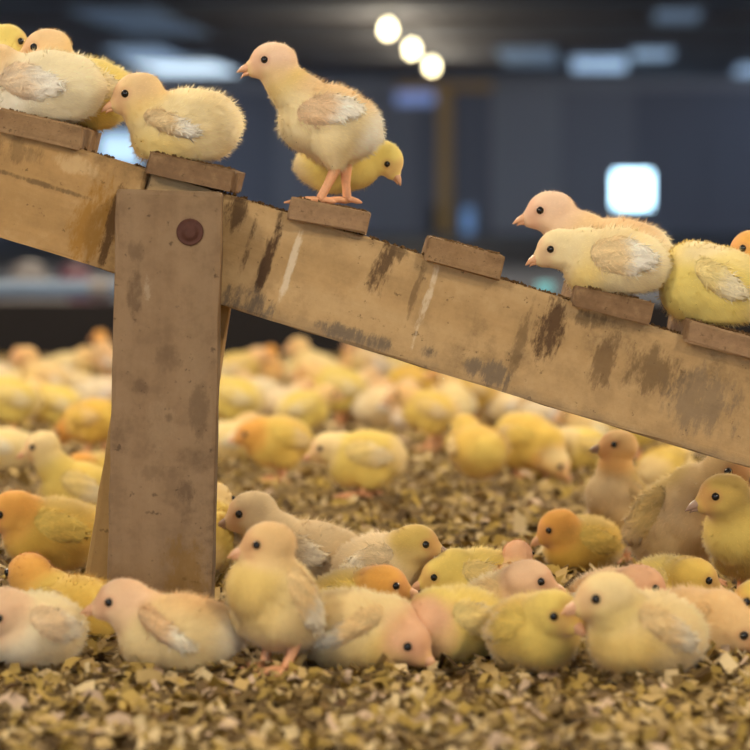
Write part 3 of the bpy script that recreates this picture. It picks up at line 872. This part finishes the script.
hero(28, 'grey chick behind the upright one, looking left', G2, (312, 556), (252, 514), base=585, heading=179, look='grey', headcol='grey', beak='beak_dark', pitch=6, size=1.15, hpitch=-12)
hero(29, 'upright cream chick standing with its breast to the camera', G2, (277, 600), (269, 544), base=668, heading=222, look='cream', headcol='peach', pitch=48, stand=True, hturn=-38, hpitch=-6, size=1.0, fat=.92, blades=8000, feet=((.6, 1.6), (0, -1.6)))
hero(30, 'chick bowing its pink head to the litter, front centre', G2, (354, 630), (404, 638), base=660, heading=-14, look='cream', headcol='rose', nape='yellow', pitch=-4, hpitch=-26, size=1.08, hturn=-12, blades=11000, wingdrop=26)
hero(31, 'orange headed chick behind the bowing one, looking right', G2, (352, 603), (384, 582), base=632, heading=2, look='deep', headcol='orange', pitch=6, size=.98)
hero(32, 'grey faced chick looking right behind the front group', G2, (380, 566), (416, 542), base=596, heading=3, look='grey', headcol='olive', beak='beak_dark', pitch=8, hturn=-8, size=1.02)
hero(33, 'small yellow chick crouching left in the middle of the group', G2, (480, 580), (442, 574), base=600, heading=186, look='lemon', headcol='lemon', pitch=2, hpitch=-12, size=.98)
hero(34, 'yellow chick with pink shoulder lying just right of the bowed head', G2, (458, 624), (424, 622), base=654, heading=176, look='lemon', headcol='rose', pitch=4, hturn=25, hpitch=-20, size=1.02)
hero(35, 'pale pink headed chick looking right over a yellow back', G2, (500, 608), (527, 577), base=634, heading=8, look='cream', headcol='pink', nape='pink', pitch=18, hturn=-10)
hero(36, 'pink nape of a chick turned away behind the pale pink head', G2, (512, 590), (519, 560), base=604, heading=75, look='peach', headcol='rose', pitch=10, size=.8)
hero(37, 'yellow chick in front with its face turned half to the camera', G2, (532, 632), (553, 608), base=664, heading=-14, look='yellow', headcol='lemon', pitch=8, hturn=-28, hpitch=-14, size=1.0, blades=10000)
hero(38, 'orange capped chick with yellow back lying left of the tall one', G2, (584, 545), (556, 525), base=570, heading=180, look='olive' if 'olive' in LOOKS else 'deep', headcol='orange', pitch=2, size=.98, hpitch=-24)
hero(39, 'tall chick stretching its neck with orange head and grey breast', G2, (622, 506), (617, 446), base=556, heading=212, look='dun', headcol='peach', nape='orange', pitch=52, stand=True, hturn=-20, hpitch=4, size=.95, fat=.92, beak='beak_dark')
hero(40, 'pale yellow chick rump behind the tall one', G2, (664, 472), (682, 462), base=500, heading=60, look='lemon', pitch=2)
hero(41, 'dun chick with grey breast, head turned right below the beam', G2, (676, 520), (722, 468), base=580, heading=-50, look='dull', headcol='dun', pitch=36, stand=True, size=1.22, beak='beak_dark', fat=1.08, hturn=10)
hero(42, 'olive chick at the right edge looking left', G2, (752, 534), (719, 493), base=600, heading=186, look='lemon', headcol='olive', tint=(.88, .85, .84), pitch=22, stand=True, size=1.12, beak='beak_dark', hpitch=-10)
hero(43, 'pale chick in front with white wing tip, looking left', G2, (648, 634), (603, 594), base=674, heading=186, look='cream', headcol='cream', nape='lemon', pitch=8, size=1.1, hpitch=-8, blades=11000, wingdrop=18)
hero(44, 'rosy headed chick asleep behind the white winged one', G2, (612, 604), (637, 582), base=636, heading=4, look='peach', headcol='rose', pitch=6, hpitch=-14)
hero(45, 'yellow headed chick in the dip at right, looking right', G2, (668, 590), (690, 574), base=618, heading=4, look='lemon', headcol='yellow', pitch=4, hpitch=-16)
hero(46, 'peach chick at the bottom right corner with lowered head', G2, (688, 632), (732, 626), base=654, heading=-8, look='peach', headcol='peach', pitch=2, hpitch=-24, size=1.1, hturn=-14, wingdrop=22)
hero(47, 'yellow chick barely showing at the right edge', G2, (772, 618), (752, 596), base=648, heading=176, look='yellow', pitch=8)

# --- middle distance
G3 = 'chicks in the middle distance'
hero(51, 'yellow chick standing turned left just behind the post', G3, (279, 441), (252, 434), base=480, heading=186, look='yellow', headcol='orange', stand=True, pitch=4, size=1.02, blades=3500)
hero(52, 'yellow chick bending left over the litter below the beam', G3, (366, 458), (328, 448), base=500, heading=183, look='lemon', headcol='cream', stand=True, pitch=-4, size=1.06, blades=3500, hpitch=-16)
hero(53, 'round yellow chick seen from behind below the beam', G3, (478, 450), (466, 432), base=490, heading=110, look='yellow', stand=False, pitch=4, size=1.08, blades=3500)
hero(54, 'yellow chick with orange neck pecking to the right', G3, (528, 440), (553, 461), base=477, heading=-10, look='yellow', headcol='cream', nape='orange', stand=True, pitch=-16, hpitch=-40, size=1.08, blades=3500)
hero(55, 'pale yellow chick behind the pecking one', G3, (582, 450), (560, 440), base=468, heading=170, look='lemon', pitch=2, size=1.05, blades=3500)

# --- the blurred crowd
variants = [chick_meshes(100, hc=5.9, pitch=8, head=(4.2, 0, 2.4), stand=True, look='lemon', blades=2200, voxel=.3, headcol='peach'),
            chick_meshes(101, hc=6.2, pitch=20, head=(3.6, .3, 4.2), stand=True, look='cream', blades=2200, voxel=.3, hyaw=20),
            chick_meshes(102, hc=3.2, pitch=4, head=(3.8, 0, 2.2), stand=False, look='cream', blades=2200, voxel=.3),
            chick_meshes(103, hc=5.6, pitch=-12, head=(4.6, 0, -1.6), stand=True, look='yellow', blades=2200, voxel=.3, hpitch=-45, headcol='orange'),
            chick_meshes(104, hc=7.0, pitch=48, head=(2.2, 0, 5.2), stand=True, look='peach', blades=2200, voxel=.3, headcol='orange'),
            chick_meshes(105, hc=3.2, pitch=2, head=(3.4, .4, 2.4), stand=False, look='white', blades=2200, voxel=.3, hyaw=-30)]
def crowd(v, px, by, heading, size, label, tint=(1, 1, 1)):
    tint = tuple(a_ * b_ for a_, b_ in zip(tint, (.88, .845, .80)))  # shading of the crowd put into a darker tint
    g = ground(px, by)
    build_chick(variants[v], (g.x, g.y, float(relief(g.x, g.y)) - .001), heading, size, label, 'blurred chicks in the crowd behind', tint, full=by > 430)
O, Yl, Pk, Wh, Gr, On = (1.0, .92, .80), (1, .99, .88), (1, .95, .98), (1, 1, 1.05), (.9, .88, .95), (1, .88, .66)
CROWD = [
 (5, -6, 392, 190, 1.0, 'whitish blurred chick at the left edge of the far crowd', Pk), (1, 32, 388, 200, .72, 'orange backed blurred chick in the far crowd, top left', O),
 (2, 66, 384, 10, 1.1, 'yellow blurred chick low in the far crowd left of the post', Yl), (4, 108, 384, 160, .78, 'blurred chick rearing up beside the left edge of the post', Pk),
 (1, 48, 412, 185, 1.0, 'peach blurred chick in the second row left of the post', O), (2, 12, 410, 20, 1.15, 'pale yellow blurred chick in the second row at the left edge', Yl),
 (0, 10, 440, 190, 1.05, 'yellow blurred chick nearest the left edge behind the stretched neck', Yl), (5, 104, 420, 10, 1.15, 'white grey blurred chick touching the left edge of the post', Gr),
 (0, 58, 436, 175, .95, 'yellow blurred chick right behind the stretched neck', Yl), (3, 94, 458, 150, .95, 'orange backed blurred chick low beside the post', On),
 (2, 76, 402, 170, .95, 'cream blurred chick in the middle of the left crowd', Wh),
 (0, 236, 398, 10, 1.0, 'pink backed blurred chick against the right side of the post', Pk), (4, 272, 394, 100, .72, 'orange blurred chick stretching up against the black board', On),
 (0, 236, 432, 170, 1.05, 'pale yellow blurred chick in the second row right of the post', Yl), (5, 286, 424, 20, .95, 'beige blurred chick in the second row, pink rump', Pk),
 (1, 318, 400, 170, 1.0, 'lemon blurred chick with orange face in the centre crowd', Yl), (4, 348, 390, 80, .68, 'orange backed blurred chick up near the beam edge', O),
 (0, 338, 422, 185, 1.1, 'plump yellow blurred chick in the centre of the crowd', Yl), (5, 362, 420, 10, 1.05, 'pinkish blurred chick tucked beside the plump yellow one', Pk),
 (2, 384, 426, 5, 1.1, 'pale round blurred chick above the bending one', Wh), (1, 372, 392, 180, .9, 'blurred chick with lilac grey back close under the beam', Gr),
 (3, 412, 412, 5, 1.0, 'dark golden blurred chick close under the beam, head down', On), (0, 432, 448, 170, .95, 'golden blurred chick left of the round yellow one', O),
 (1, 455, 436, 100, .9, 'yellow blurred chick upright behind the round yellow one', Yl), (0, 470, 428, 175, 1.05, 'orange blurred chick close under the beam, middle', On),
 (2, 508, 428, 10, 1.0, 'cream blurred chick behind the pecking one', Wh), (5, 546, 434, 20, .95, 'pale blurred chick in the shade under the beam', Gr),
 (2, 600, 448, 170, 1.05, 'lemon blurred chick left of the tall neck, under the beam', Yl), (0, 640, 464, 10, 1.0, 'lemon blurred chick right of the tall neck, under the beam', Yl),
 (2, 300, 388, 0, .95, 'small yellow blurred chick at the far edge of the crowd', Yl), (0, 400, 388, 10, .85, 'pale blurred chick at the far edge under the beam', Wh),
 (1, 206, 404, 200, 1.0, 'blurred chick peeping out behind the post, right side', Yl), (2, 444, 412, 190, .9, 'faint pale blurred chick far back under the beam', Wh),
 (2, 224, 462, 20, 1.0, 'yellow blurred chick low against the right side of the post', Yl), (5, 418, 436, 185, .95, 'whitish blurred chick between the bending and the golden one', Pk),
 (2, 8, 470, 175, .95, 'low yellow blurred chick at the left edge below the crowd', Yl), (0, 302, 440, 10, .9, 'lemon blurred chick just behind the orange faced standing one', Yl),
 (2, 350, 404, 10, 1.0, 'cream blurred chick between the plump one and the beam', Wh), (5, 260, 408, 170, .9, 'pale blurred chick between the two rows right of the post', Wh),
]
for c in CROWD: crowd(*c)

# ------------------------------------------------------------------ wood shavings
def shavings(name, n, x_fn, y0, y1, smin, smax, label, seed):
    r = np.random.default_rng(seed)
    y = y0 + (y1 - y0) * r.random(n)
    x = (r.random(n) * 2 - 1) * x_fn(y)
    s = smin + (smax - smin) * r.random(n) ** 2.2
    ln, wd = s, s * r.uniform(.22, .65, n)
    z = relief(x, y) + r.uniform(0, .007, n) ** 1.0
    yaw = r.uniform(0, 2 * np.pi, n); tx = r.normal(0, .38, n); ty = r.normal(0, .38, n); curl = r.normal(0, .22, n)
    cy, sy = np.cos(yaw), np.sin(yaw)
    V = np.empty((n, 6, 3))
    for i, a_ in enumerate((-.5, 0, .5)):
        for j, b2 in enumerate((-.5, .5)):
            lx, lyy = ln * a_ * r.uniform(.8, 1.15, n), wd * b2 * r.uniform(.6, 1.2, n)
            lz = curl * ln * (1 - 4 * a_ * a_) + lx * tx + lyy * ty
            V[:, i * 2 + j, 0] = x + lx * cy - lyy * sy; V[:, i * 2 + j, 1] = y + lx * sy + lyy * cy; V[:, i * 2 + j, 2] = z + lz
    base = np.arange(n)[:, None] * 6
    F = np.concatenate([base + np.array([[0, 2, 3, 1]]), base + np.array([[2, 4, 5, 3]])])
    pal = np.array([rgb(188, 160, 106), rgb(218, 194, 148), rgb(168, 140, 70), rgb(112, 90, 52), rgb(180, 152, 86), rgb(206, 178, 150), rgb(88, 68, 42)])
    ci = r.choice(7, n, p=[.24, .15, .2, .13, .15, .06, .07])
    C = pal[ci] * r.uniform(.72, 1.06, n)[:, None]
    me = bpy.data.meshes.new(name)
    me.vertices.add(n * 6); me.vertices.foreach_set('co', V.ravel())
    me.loops.add(len(F) * 4); me.loops.foreach_set('vertex_index', F.ravel())
    me.polygons.add(len(F)); me.polygons.foreach_set('loop_start', np.arange(len(F)) * 4); me.polygons.foreach_set('loop_total', np.full(len(F), 4))
    me.update(calc_edges=True)
    ca = me.color_attributes.new('Col', 'FLOAT_COLOR', 'POINT')
    ca.data.foreach_set('color', np.concatenate([np.repeat(np.clip(C, 0, 1), 6, 0), np.ones((n * 6, 1))], 1).astype(np.float32).ravel())
    o = link(name, me, M['chip']); tag(o, label, 'wood shavings', kind='stuff')
shavings('wood_shavings', 42000, lambda y: .30 + .16 * y, 1.55, 3.3, .005, .022, 'coarse tan wood shavings littering the floor in front', 1)
shavings('wood_shavings', 46000, lambda y: .35 + .17 * y, 3.32, 6.93, .006, .022, 'blurred wood shavings littering the floor under the crowd', 2)
